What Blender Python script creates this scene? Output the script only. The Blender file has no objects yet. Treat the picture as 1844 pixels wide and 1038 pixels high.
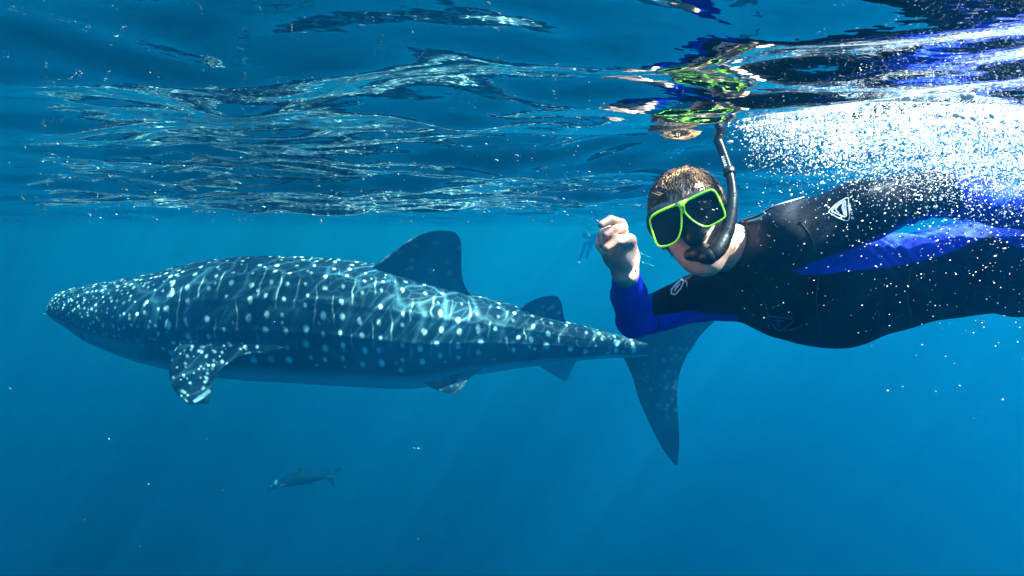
import bpy, math, random
import numpy as np
from mathutils import Vector, Matrix
SC = bpy.context.scene
COL = SC.collection
R = math.radians

# ------------------------------------------------------------------ camera, sky, sun, exposure
CAM = Vector((0.0, 0.0, -0.150))
FPX = 1317.0                                    # focal length in photo pixels (1844 wide)
PITCH = R(4.6)
cam_d = bpy.data.cameras.new('camera')
cam = bpy.data.objects.new('camera', cam_d); COL.objects.link(cam)
cam.location = CAM
cam.rotation_euler = (R(90) - PITCH, 0, 0)
cam_d.sensor_width = 36.0
cam_d.lens = 36.0 * FPX / 1844.0
cam_d.clip_start = 0.02; cam_d.clip_end = 500.0
SC.camera = cam
SUN = Vector((0.56, -0.14, 0.81)).normalized()   # direction towards the sun
w = bpy.data.worlds.new('World'); SC.world = w; w.use_nodes = True
wn = w.node_tree.nodes; wl = w.node_tree.links
sky = wn.new('ShaderNodeTexSky'); sky.sky_type = 'NISHITA'; sky.sun_disc = False; sky.dust_density = .2; sky.ozone_density = 3.0
sky.sun_elevation = math.asin(SUN.z); sky.sun_rotation = math.atan2(SUN.x, SUN.y)
wl.new(sky.outputs[0], wn['Background'].inputs[0])
wn['Background'].inputs[1].default_value = 0.09
sun_d = bpy.data.lights.new('sun', 'SUN'); sun_d.energy = 5.0; sun_d.angle = R(0.5); sun_d.color = (1.0, 0.97, 0.93)
sun = bpy.data.objects.new('sun', sun_d); COL.objects.link(sun)
sun.location = SUN * 30
sun.rotation_euler = SUN.to_track_quat('Z', 'Y').to_euler()
vs = SC.view_settings
vs.view_transform = 'Standard'; vs.look = 'None'; vs.exposure = 2.6; vs.gamma = 1.0; vs.use_curve_mapping = False
cy = SC.cycles
cy.max_bounces = 12; cy.volume_bounces = 1; cy.transparent_max_bounces = 12; cy.glossy_bounces = 4; cy.diffuse_bounces = 4
cy.use_denoising = True
cy.sample_clamp_indirect = 6.0

# ------------------------------------------------------------------ helpers
_right = Vector((1, 0, 0)); _fwd = Vector((0, math.cos(PITCH), -math.sin(PITCH))); _up = Vector((0, math.sin(PITCH), math.cos(PITCH)))
def at(px, py, d):
    """world point that stands d metres ahead and shows at photo pixel (px, py)"""
    return CAM + (_right * ((px - 922.0) / FPX) + _up * ((519.0 - py) / FPX) + _fwd) * d
def new_mat(name):
    m = bpy.data.materials.new(name); m.use_nodes = True
    nt = m.node_tree; b = nt.nodes.get('Principled BSDF')
    return m, nt.nodes, nt.links, b
def simple(name, col, rough=0.5, spec=0.5, **kw):
    m, n, l, b = new_mat(name)
    b.inputs['Base Color'].default_value = (*col, 1); b.inputs['Roughness'].default_value = rough
    b.inputs['Specular IOR Level'].default_value = spec
    for k, v in kw.items(): b.inputs[k].default_value = v
    return m
def mesh_obj(name, verts, faces, mat=None, parent=None, smooth=True):
    me = bpy.data.meshes.new(name)
    if isinstance(verts, np.ndarray) and isinstance(faces, np.ndarray):
        k = faces.shape[1]
        me.vertices.add(len(verts)); me.vertices.foreach_set('co', np.ascontiguousarray(verts, dtype=np.float32).ravel())
        me.loops.add(faces.size); me.loops.foreach_set('vertex_index', np.ascontiguousarray(faces, dtype=np.int32).ravel())
        me.polygons.add(len(faces)); me.polygons.foreach_set('loop_start', np.arange(0, faces.size, k, dtype=np.int32))
        me.update(calc_edges=True); me.validate()
    else:
        me.from_pydata([tuple(v) for v in verts], [], [tuple(f) for f in faces]); me.update()
    if smooth: me.polygons.foreach_set('use_smooth', np.ones(len(me.polygons), dtype=bool))
    o = bpy.data.objects.new(name, me); COL.objects.link(o)
    if mat is not None:
        for mm in (mat if isinstance(mat, (list, tuple)) else [mat]): me.materials.append(mm)
    if parent is not None: o.parent = parent
    return o
def tag(o, label=None, cat=None, group=None, kind=None):
    for k, v in (('label', label), ('category', cat), ('group', group), ('kind', kind)):
        if v: o[k] = v
    return o
def empty(name, loc=(0, 0, 0)):
    o = bpy.data.objects.new(name, None); COL.objects.link(o); o.location = loc; o.empty_display_size = 0.1
    return o

# ------------------------------------------------------------------ water surface
def wave_height(x, y, seed=12):
    rng = np.random.RandomState(seed)
    z = np.zeros_like(x)
    r = np.hypot(x, y)
    specs = [(3.6, .022, 3, .5), (1.7, .014, 5, .6), (.8, .0085, 8, .6), (.38, .0050, 12, .55), (.17, .0020, 18, .6)]
    for lam, amp, n, spread in specs:
        fade = np.clip(1.0 - r / (lam * 60.0), 0, 1)
        for _ in range(n):
            ang = R(72) + rng.normal(0, spread); L = lam * rng.uniform(.7, 1.35); k = 2 * math.pi / L
            ph = (x * math.cos(ang) + y * math.sin(ang)) * k + rng.uniform(0, 6.28)
            a = amp * rng.uniform(.5, 1.2) / math.sqrt(n) * 1.6
            z += fade * a * (np.sin(ph) + .22 * np.sin(2 * ph + .6))
    return z
def build_water():
    def axis(n, a, ext):
        t = np.linspace(-1, 1, n); return np.sinh(t * a) / math.sinh(a) * ext
    X = axis(860, 4.6, 75.0) + .3; Y = axis(900, 4.6, 75.0) + 1.4
    gx, gy = np.meshgrid(X, Y)
    gz = wave_height(gx, gy)
    ny, nx = gx.shape
    v = np.stack([gx, gy, gz], -1).reshape(-1, 3)
    i = np.arange(nx * ny).reshape(ny, nx)
    f = np.stack([i[:-1, :-1], i[:-1, 1:], i[1:, 1:], i[1:, :-1]], -1).reshape(-1, 4)
    m, n, l, b = new_mat('water_surface'); n.remove(b)
    out = n['Material Output']
    tc = n.new('ShaderNodeTexCoord')
    no = n.new('ShaderNodeTexNoise'); no.inputs['Scale'].default_value = 16; no.inputs['Detail'].default_value = 3
    l.new(tc.outputs['Object'], no.inputs['Vector'])
    bp = n.new('ShaderNodeBump'); bp.inputs['Strength'].default_value = .14; bp.inputs['Distance'].default_value = .012
    l.new(no.outputs['Fac'], bp.inputs['Height'])
    fr = n.new('ShaderNodeFresnel'); fr.inputs['IOR'].default_value = 1.33; l.new(bp.outputs[0], fr.inputs['Normal'])
    gl = n.new('ShaderNodeBsdfGlossy'); gl.inputs['Roughness'].default_value = .02; l.new(bp.outputs[0], gl.inputs['Normal'])
    gl.inputs['Color'].default_value = (.97, .97, .97, 1)
    tr = n.new('ShaderNodeBsdfTransparent')
    # caustics painted into the transparent colour: a bright net that tints passing sunlight
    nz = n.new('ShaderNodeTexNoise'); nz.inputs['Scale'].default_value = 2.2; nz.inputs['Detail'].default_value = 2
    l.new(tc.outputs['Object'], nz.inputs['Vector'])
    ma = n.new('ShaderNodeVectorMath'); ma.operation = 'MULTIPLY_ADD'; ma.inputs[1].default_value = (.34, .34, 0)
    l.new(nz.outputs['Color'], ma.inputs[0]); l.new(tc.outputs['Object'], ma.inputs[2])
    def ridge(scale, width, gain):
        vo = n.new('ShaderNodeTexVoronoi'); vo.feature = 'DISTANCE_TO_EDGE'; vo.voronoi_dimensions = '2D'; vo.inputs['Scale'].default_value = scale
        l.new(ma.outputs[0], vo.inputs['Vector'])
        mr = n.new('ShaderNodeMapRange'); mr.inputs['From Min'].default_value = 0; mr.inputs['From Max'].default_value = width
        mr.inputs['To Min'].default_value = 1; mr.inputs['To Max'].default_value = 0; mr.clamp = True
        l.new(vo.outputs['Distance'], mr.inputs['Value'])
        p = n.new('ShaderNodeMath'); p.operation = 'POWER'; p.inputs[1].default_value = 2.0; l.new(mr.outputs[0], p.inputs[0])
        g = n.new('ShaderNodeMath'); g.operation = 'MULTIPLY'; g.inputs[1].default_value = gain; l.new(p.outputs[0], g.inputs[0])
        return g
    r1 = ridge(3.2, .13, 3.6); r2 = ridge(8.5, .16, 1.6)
    big = n.new('ShaderNodeTexNoise'); big.inputs['Scale'].default_value = .7; big.inputs['Detail'].default_value = 1  # broad bright and dim patches painted into that tint, casting light shafts
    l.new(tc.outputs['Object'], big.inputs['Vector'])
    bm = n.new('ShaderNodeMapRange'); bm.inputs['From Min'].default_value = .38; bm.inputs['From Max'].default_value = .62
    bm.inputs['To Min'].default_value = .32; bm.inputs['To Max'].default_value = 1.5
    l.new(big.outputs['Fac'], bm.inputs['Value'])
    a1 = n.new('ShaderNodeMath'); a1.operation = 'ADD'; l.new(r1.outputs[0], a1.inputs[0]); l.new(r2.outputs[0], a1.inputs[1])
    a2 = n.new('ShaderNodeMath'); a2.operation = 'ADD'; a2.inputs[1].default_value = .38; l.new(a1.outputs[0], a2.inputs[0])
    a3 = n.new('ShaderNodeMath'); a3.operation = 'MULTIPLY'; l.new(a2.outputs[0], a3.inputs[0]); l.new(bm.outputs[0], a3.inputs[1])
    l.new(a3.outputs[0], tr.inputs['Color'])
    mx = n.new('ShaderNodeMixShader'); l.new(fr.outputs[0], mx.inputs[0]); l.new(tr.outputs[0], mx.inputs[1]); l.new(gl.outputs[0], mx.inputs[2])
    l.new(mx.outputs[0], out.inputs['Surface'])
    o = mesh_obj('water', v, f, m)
    tag(o, kind='structure')
    return o
build_water()
# ------------------------------------------------------------------ haze: the blue body of the sea
def build_haze():
    x0, x1, y0, y1, z0, z1 = -70, 70, -70, 70, -40, .3
    v = [(x, y, z) for x in (x0, x1) for y in (y0, y1) for z in (z0, z1)]
    f = [(0, 1, 3, 2), (4, 6, 7, 5), (0, 4, 5, 1), (2, 3, 7, 6), (0, 2, 6, 4), (1, 5, 7, 3)]
    m, n, l, b = new_mat('sea_haze'); n.remove(b)
    pv = n.new('ShaderNodeVolumePrincipled')
    pv.inputs['Color'].default_value = (.003, .192, .440, 1)
    pv.inputs['Absorption Color'].default_value = (0, .60, .94, 1)          # red light dies out first
    pv.inputs['Density'].default_value = .165
    pv.inputs['Anisotropy'].default_value = .845
    l.new(pv.outputs[0], n['Material Output'].inputs['Volume'])
    o = mesh_obj('haze', v, f, m, smooth=False)
    tag(o, kind='stuff')
build_haze()
# ------------------------------------------------------------------ whale shark
def smooth_interp(xs, ys, x):
    """monotone-ish cubic (Catmull-Rom) through the stations"""
    xs = np.asarray(xs, float); ys = np.asarray(ys, float)
    m = np.gradient(ys, xs)
    i = np.clip(np.searchsorted(xs, x) - 1, 0, len(xs) - 2)
    h = xs[i + 1] - xs[i]; t = (x - xs[i]) / h
    return ((2 * t**3 - 3 * t**2 + 1) * ys[i] + (t**3 - 2 * t**2 + t) * h * m[i]
            + (-2 * t**3 + 3 * t**2) * ys[i + 1] + (t**3 - t**2) * h * m[i + 1])
def resample(poly, n):
    p = np.asarray(poly, float); d = np.r_[0, np.cumsum(np.hypot(*np.diff(p, axis=0).T))]
    t = np.linspace(0, d[-1], n)
    return np.stack([smooth_interp(d, p[:, k], t) for k in (0, 1)], -1)
def build_shark():
    rng = np.random.RandomState(11)
    ROLL = R(17)
    K = 1.25                                                       # length over the first estimate
    def D(px): return (6.25 - 0.55 * (px - 85.0) / 1100.0) * K          # head a little farther off than the tail
    st = [(84, 539, 556), (85.5, 531, 564), (91, 526, 571), (105, 521.5, 580), (125, 517.5, 591), (150, 513, 607), (200, 505, 630), (250, 495, 648), (300, 483, 661), (350, 474, 670),
          (400, 468.5, 677), (450, 466, 682), (500, 466, 685), (550, 467.5, 688), (600, 470.5, 691), (650, 476, 694), (700, 485, 696.5),
          (750, 498, 697), (800, 515, 688), (850, 531, 675), (900, 545, 667), (950, 559, 660), (1000, 574, 654), (1050, 588, 648),
          (1100, 600, 645), (1140, 610, 644), (1165, 617, 642)]
    st = np.array(st, float)
    # half width of the body / half height, broad flat head to narrow tail
    wr_x = [84, 92, 120, 200, 320, 500, 700, 900, 1050, 1165]; wr_y = [2.0, 1.8, 1.6, 1.3, 1.08, .96, .95, .95, 1.0, .62]
    NS, NT = 860, 240
    px = 84 + (1165 - 84) * np.linspace(0, 1, NS) ** 1.15
    top = smooth_interp(st[:, 0], st[:, 1], px); bot = smooth_interp(st[:, 0], st[:, 2], px)
    pxs = px + .022 * (922 - px) * np.clip((700 - px) / 400, 0, 1)               # the near cheek, not the middle, makes the outline at the head
    tz = np.array([at(a, b, D(a)) for a, b in zip(pxs, top)]); bz = np.array([at(a, b, D(a)) for a, b in zip(pxs, bot)])
    c = (tz + bz) / 2; hh = np.linalg.norm(tz - bz, axis=1) / 2
    hw = hh * np.interp(px, wr_x, wr_y)
    side = np.array([0, -math.cos(ROLL), -math.sin(ROLL)])        # towards the camera, turned down by the roll
    up = np.array([0, -math.sin(ROLL), math.cos(ROLL)])
    th = np.linspace(0, 2 * math.pi, NT, endpoint=False)          # 0 = back, 90 deg = near flank, 180 = belly
    # the rolled outline must keep the photographed top and bottom
    ex = np.sqrt((hh * math.cos(ROLL))**2 + (hw * math.sin(ROLL))**2); k = hh / ex
    ct, sn = np.cos(th), np.sin(th)
    rad = np.ones((NS, NT))
    S = np.r_[0, np.cumsum(np.linalg.norm(np.diff(c, axis=0), axis=1))]
    # three long ridges on each flank, and the fold of the mouth
    body_w = np.clip((px - 260) / 200, 0, 1) * np.clip((1150 - px) / 200, 0, 1)
    for ang, a in ((24, .022), (50, .024), (77, .022)):
        for sgn in (1, -1):
            d = (th - R(ang) * sgn + math.pi) % (2 * math.pi) - math.pi
            rad += a * body_w[:, None] * np.exp(-(d / .055)**2)[None]
    # head: flat top half, full jaw; mouth line at the side of the snout
    hd = np.clip((300 - px) / 200, 0, 1)
    for sgn in (1, -1):
        d = (th - R(112) * sgn + math.pi) % (2 * math.pi) - math.pi
        rad -= .05 * (np.clip((175 - px) / 70, 0, 1) * np.clip((px - 84) / 6, 0, 1))[:, None] * np.exp(-(d / .05)**2)[None]
    # gill slits: five slanted grooves above the pectoral fin
    gill = np.zeros((NS, NT))
    for g in range(5):
        gx = 272 + g * 20
        for sgn in (1, -1):
            d = (th * sgn + math.pi) % (2 * math.pi) - math.pi
            cx = gx + (R(88) - d) * 22
            gill += np.exp(-((px[:, None] - cx[None]) / 2.0)**2) * (np.clip((d - R(52)) / .08, 0, 1) * np.clip((R(112) - d) / .08, 0, 1))[None]
    rad -= .02 * np.clip(gill, 0, 1)
    # section is a little squarer than an ellipse
    q = 1.0 / (np.abs(ct)**2.25 + np.abs(sn)**2.25)**(1 / 2.25)
    V = c[:, None, :] + (rad * q[None] * ct[None] * (hh * k)[:, None])[..., None] * up + (rad * q[None] * sn[None] * (hw * k)[:, None])[..., None] * side
    # ---- pattern per vertex
    spot = np.zeros((NS, NT)); lines = np.zeros((NS, NT))
    thn = (th + math.pi) % (2 * math.pi) - math.pi
    rr = (hh + hw) / 2 * k
    def put(s0, a0, r, amp, stretch=1.0):
        r = r * K
        i0, i1 = np.searchsorted(S, [s0 - 2.2 * r, s0 + 2.2 * r])
        if i1 <= i0: return
        sub = slice(i0, i1); R0 = np.interp(s0, S, rr)
        d = np.hypot((S[sub, None] - s0), (thn[None] - a0) * R0 / stretch)
        val = amp * np.clip((1.35 - d / r) / .7, 0, 1)
        spot[sub] = np.maximum(spot[sub], val)
    s_of = lambda p: float(np.interp(p, px, S))
    # head and gill region: dense small irregular dots on the upper half
    p = 88.0
    while p < 345:
        f = (p - 88) / 257.0
        step = (.029 + .050 * f) * K
        R0 = float(np.interp(p, px, rr))
        a = -R(100)
        while a < R(100):
            lim = R(80 + 26 * f)
            if abs(a) < lim and rng.rand() < .86:
                put(s_of(p) + rng.normal(0, step * .30), a + rng.normal(0, step / R0 * .30), (.0058 + .0070 * f) * rng.uniform(.6, 1.3), rng.uniform(.3, 1.0))
            a += step / R0
        p += step / (4.7e-3 * K)
    # body: cross rows of large spots with pale bars between them
    p = 340.0; col = 0
    while p < 1150:
        f = np.clip((p - 340) / 800.0, 0, 1)
        R0 = float(np.interp(p, px, rr))
        dth = .125 * K / max(R0, .16 * K) * (1 - .25 * f)
        for sgn in (1, -1):
            a = dth * (.45 if col % 2 else .65)
            while a < R(118 - 20 * f):
                if rng.rand() < .93:
                    big = (.62 + .5 * min(a / R(95), 1))
                    put(s_of(p) + rng.normal(0, .013 * K), sgn * (a + rng.normal(0, dth * .09)), .0205 * big * rng.uniform(.6, 1.2) * (1 - .25 * f), rng.uniform(.55, 1.0), rng.uniform(1.0, 1.5))
                if rng.rand() < .22:
                    put(s_of(p) + rng.normal(0, .05 * K), sgn * (a + rng.uniform(.3, .7) * dth), .011 * rng.uniform(.7, 1.2), rng.uniform(.4, .8))
                a += dth
        # pale bar, broken and wavy
        pb = p + 17; sb = s_of(min(pb, 1150))
        wob = .008 * K * np.sin(thn * 9 + rng.uniform(0, 6)) + .003 * K * np.sin(thn * 23 + rng.uniform(0, 6))
        d = np.abs(S[:, None] - sb - wob[None])
        brk = np.clip(np.sin(thn * rng.uniform(5, 8) + rng.uniform(0, 6)) * .9 + .25, 0, 1) * np.clip((R(100) - np.abs(thn)) / .3, 0, 1) * np.clip((np.abs(thn) - .1) / .2, 0, 1)
        lines = np.maximum(lines, np.clip(1 - d / (.0085 * K), 0, 1) * brk[None])
        p += (35 - 6 * f) * rng.uniform(.92, 1.08); col += 1
    spot = np.maximum(spot, lines * .42)
    belly = np.clip((np.abs(thn) - R(112)) / R(16), 0, 1)[None] * np.ones((NS, 1))
    jaw = np.clip((np.abs(thn)[None] - R(88)) / R(10), 0, 1) * np.clip((310 - px) / 60, 0, 1)[:, None] * .38
    belly = np.maximum(belly, jaw)
    spot *= np.clip(1 - 1.6 * np.maximum(belly, jaw * 2.4), 0, 1)
    verts = [V.reshape(-1, 3)]; faces = []
    idx = np.arange(NS * NT).reshape(NS, NT); nx = np.roll(idx, -1, axis=1)
    faces.append(np.stack([idx[:-1], nx[:-1], nx[1:], idx[1:]], -1).reshape(-1, 4))
    A_spot = [spot.ravel()]; A_belly = [belly.ravel()]; A_fin = [np.zeros(NS * NT)]
    cnt = NS * NT
    for ring, ce in ((idx[0], c[0]), (idx[-1], c[-1])):
        verts.append(ce[None]); A_spot.append([0]); A_belly.append([.5]); A_fin.append([0])
        nr = np.roll(ring, -1)
        faces.append(np.stack([ring, nr, np.full(NT, cnt), np.full(NT, cnt)], -1)); cnt += 1
    def fin(lead, trail, place, thick, n=70, m=40, spots=(), tipbelly=0):
        nonlocal cnt
        L = resample(lead, n); T = resample(trail, n)
        u = np.linspace(0, 1, m)
        prof = 1.48 * np.sqrt(u) * .5 - .63 * u * .5 - 1.758 * u**2 * .5 + 1.4215 * u**3 * .5 - .5075 * u**4 * .5     # half thickness of an aerofoil
        pts = L[:, None] * (1 - u)[None, :, None] + T[:, None] * u[None, :, None]
        thick = thick * K
        tp = np.clip(1.02 - np.linspace(0, 1, n)**2.2, .06, 1) * thick
        grids = []
        for sgn in (1, -1):
            g = np.array([[place(q[0], q[1], i / (n - 1), sgn * prof[j] * tp[i]) for j, q in enumerate(row)] for i, row in enumerate(pts)])
            grids.append(g)
        sp = np.zeros((n, m))
        for (sx, sy, r, amp) in spots:
            sp = np.maximum(sp, amp * np.clip((1.3 - np.hypot(pts[..., 0] - sx, pts[..., 1] - sy) / r) / .7, 0, 1))
        for gi, g in enumerate(grids):
            verts.append(g.reshape(-1, 3)); A_spot.append(sp.ravel()); A_belly.append(np.full(n * m, tipbelly * 1.0)); A_fin.append(np.ones(n * m))
            ii = np.arange(n * m).reshape(n, m) + cnt
            q = np.stack([ii[:-1, :-1], ii[:-1, 1:], ii[1:, 1:], ii[1:, :-1]], -1).reshape(-1, 4)
            faces.append(q if gi == 0 else q[:, ::-1]); cnt += n * m
        e1 = np.arange(n * m).reshape(n, m) + cnt - 2 * n * m; e2 = e1 + n * m
        for b1, b2 in ((e1[-1], e2[-1]), (e1[:, 0], e2[:, 0]), (e1[:, -1], e2[:, -1])):
            faces.append(np.stack([b1[:-1], b1[1:], b2[1:], b2[:-1]], -1))
    ctr_px = lambda x: (float(np.interp(x, px, (top + bot) / 2)))
    def median(base_off=0.0, lean=ROLL):
        def place(x, y, t, th_):
            dcen = (ctr_px(min(x, 1165)) - y) * D(x) / FPX                      # height over the body's middle line
            d = D(x) - dcen * math.tan(lean)
            w_ = np.array(at(x, y, d))
            return w_ + side * th_
        return place
    def dots(n, x0, x1, y0, y1, r, amp):
        return [(rng.uniform(x0, x1), rng.uniform(y0, y1), r * rng.uniform(.6, 1.2), amp * rng.uniform(.4, 1)) for _ in range(n)]
    # first dorsal fin, second dorsal fin
    fin([(640, 500), (668, 482), (692, 466), (715, 448), (740, 431), (765, 420), (788, 415), (808, 416)],
        [(880, 560), (856, 540), (842, 524), (834, 505), (831, 480), (831, 455), (828, 430), (820, 418)], median(), .085,
        spots=dots(26, 690, 830, 430, 530, 4.2, .28))
    fin([(915, 565), (938, 553), (952, 545), (966, 538), (980, 534), (995, 532.5)],
        [(1040, 600), (1024, 590), (1018, 578), (1014, 562), (1011, 545), (1004, 534)], median(), .05, n=44,
        spots=dots(8, 955, 1010, 540, 580, 3.5, .35))
    # anal fin and near pelvic fin
    fin([(950, 640), (968, 657), (984, 668), (1000, 678), (1014, 686)],
        [(1052, 630), (1040, 648), (1032, 660), (1026, 674), (1020, 686)], median(), .035, n=40, tipbelly=.75)
    def pelvic(x, y, t, th_):
        return np.array(at(x, y, D(x) - (.16 + .12 * t) * K)) + np.array([0, -.95, .3]) * th_
    fin([(735, 668), (752, 684), (772, 696), (796, 706), (818, 711)],
        [(872, 662), (852, 676), (842, 686), (834, 698), (824, 710)], pelvic, .04, n=40, spots=dots(14, 775, 840, 680, 706, 4, .2), tipbelly=.05)
    # tail fin: long upper lobe and lower lobe
    fin([(1085, 622), (1125, 611), (1170, 590), (1225, 560), (1290, 522), (1345, 492), (1385, 472)],
        [(1150, 652), (1200, 668), (1236, 640), (1262, 604), (1300, 566), (1350, 512), (1392, 474)], median(lean=R(12)), .06, n=70,
        spots=dots(24, 1150, 1260, 560, 650, 3.2, .24))
    fin([(1090, 622), (1118, 640), (1136, 672), (1150, 718), (1170, 764), (1193, 808), (1216, 839)],
        [(1262, 596), (1240, 634), (1224, 672), (1219, 710), (1222, 762), (1223, 806), (1220, 838)], median(lean=R(12)), .055, n=80,
        spots=dots(60, 1140, 1230, 620, 760, 3.0, .24))
    # pectoral fins: the near one hangs down and out towards the camera
    pspots = []
    for i in range(130):
        pspots.append((rng.uniform(306, 470), rng.uniform(612, 724), rng.uniform(1.3, 3.0), rng.uniform(.4, 1)))
    pspots += [(352 + k * 3.0, 723 - k * 2.2, 3.6, .9) for k in range(9)]
    def pect(x, y, t, th_):
        k2 = np.clip((y - 610) / 115.0, -.3, 1)
        return np.array(at(x, y, D(x) - (.45 + .38 * k2) * K)) + np.array([-.2, -.55, .81]) * th_
    lead = [(362, 582), (338, 602), (321, 620), (309, 643), (305, 668), (309, 694), (323, 715), (341, 728)]
    trail = [(512, 626), (474, 635), (444, 638), (420, 648), (401, 663), (387, 682), (380, 704), (376, 726)]
    fin(lead, trail, pect, .075, n=90, m=60, spots=pspots)
    def pect_far(x, y, t, th_):
        a = np.array(pect(x, y, t, th_)); cc = np.array(at(x, ctr_px(x), D(x)))
        return a - 2 * np.dot(a - cc, side) * side
    fin(lead, trail, pect_far, .075, n=40, m=24, spots=pspots[:100])
    V = np.concatenate(verts); F = np.concatenate(faces)
    m, n, l, b = new_mat('whale_shark_skin')
    def attr(nm):
        a = n.new('ShaderNodeAttribute'); a.attribute_name = nm; return a
    no = n.new('ShaderNodeTexNoise'); no.inputs['Scale'].default_value = 7; no.inputs['Detail'].default_value = 5
    tc = n.new('ShaderNodeTexCoord'); l.new(tc.outputs['Object'], no.inputs['Vector'])
    cr = n.new('ShaderNodeValToRGB'); e = cr.color_ramp.elements
    e[0].position = .3; e[0].color = (.004, .013, .020, 1); e[1].position = .72; e[1].color = (.011, .030, .042, 1)
    l.new(no.outputs['Fac'], cr.inputs[0])
    mb = n.new('ShaderNodeMix'); mb.data_type = 'RGBA'; mb.inputs['B'].default_value = (.48, .54, .58, 1)
    l.new(attr('belly').outputs['Fac'], mb.inputs['Factor']); l.new(cr.outputs[0], mb.inputs['A'])
    ms = n.new('ShaderNodeMix'); ms.data_type = 'RGBA'; ms.inputs['B'].default_value = (.80, .84, .76, 1)
    l.new(attr('spot').outputs['Fac'], ms.inputs['Factor']); l.new(mb.outputs['Result'], ms.inputs['A'])
    l.new(ms.outputs['Result'], b.inputs['Base Color'])
    b.inputs['Roughness'].default_value = .55; b.inputs['Specular IOR Level'].default_value = .15
    o = mesh_obj('whale_shark', V, F, m)
    for nm, A in (('spot', A_spot), ('belly', A_belly)):
        at_ = o.data.attributes.new(nm, 'FLOAT', 'POINT'); at_.data.foreach_set('value', np.concatenate([np.asarray(a, np.float32) for a in A]).astype(np.float32))
    tag(o, 'huge dark whale shark covered in pale spots, swimming to the left', 'whale shark')
    # the small eye low on the side of the head, just behind the mouth corner
    i = int(np.searchsorted(px, 168)); j = int(np.argmin(np.abs(th - R(103))))
    ep = np.array(c[i] + rad[i, j] * q[j] * (ct[j] * hh[i] * k[i] * up + sn[j] * hw[i] * k[i] * side))
    nu, nv = 16, 10
    vv = [tuple(ep + .022 * K * np.array([math.sin(math.pi * a / nv) * math.cos(2 * math.pi * bb / nu), math.sin(math.pi * a / nv) * math.sin(2 * math.pi * bb / nu), math.cos(math.pi * a / nv)])) for a in range(nv + 1) for bb in range(nu)]
    ff = [(a * nu + bb, a * nu + (bb + 1) % nu, (a + 1) * nu + (bb + 1) % nu, (a + 1) * nu + bb) for a in range(nv) for bb in range(nu)]
    mesh_obj('eye', vv, ff, simple('shark_eye', (.006, .006, .008), .2), o)
    return o
build_shark()
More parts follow.
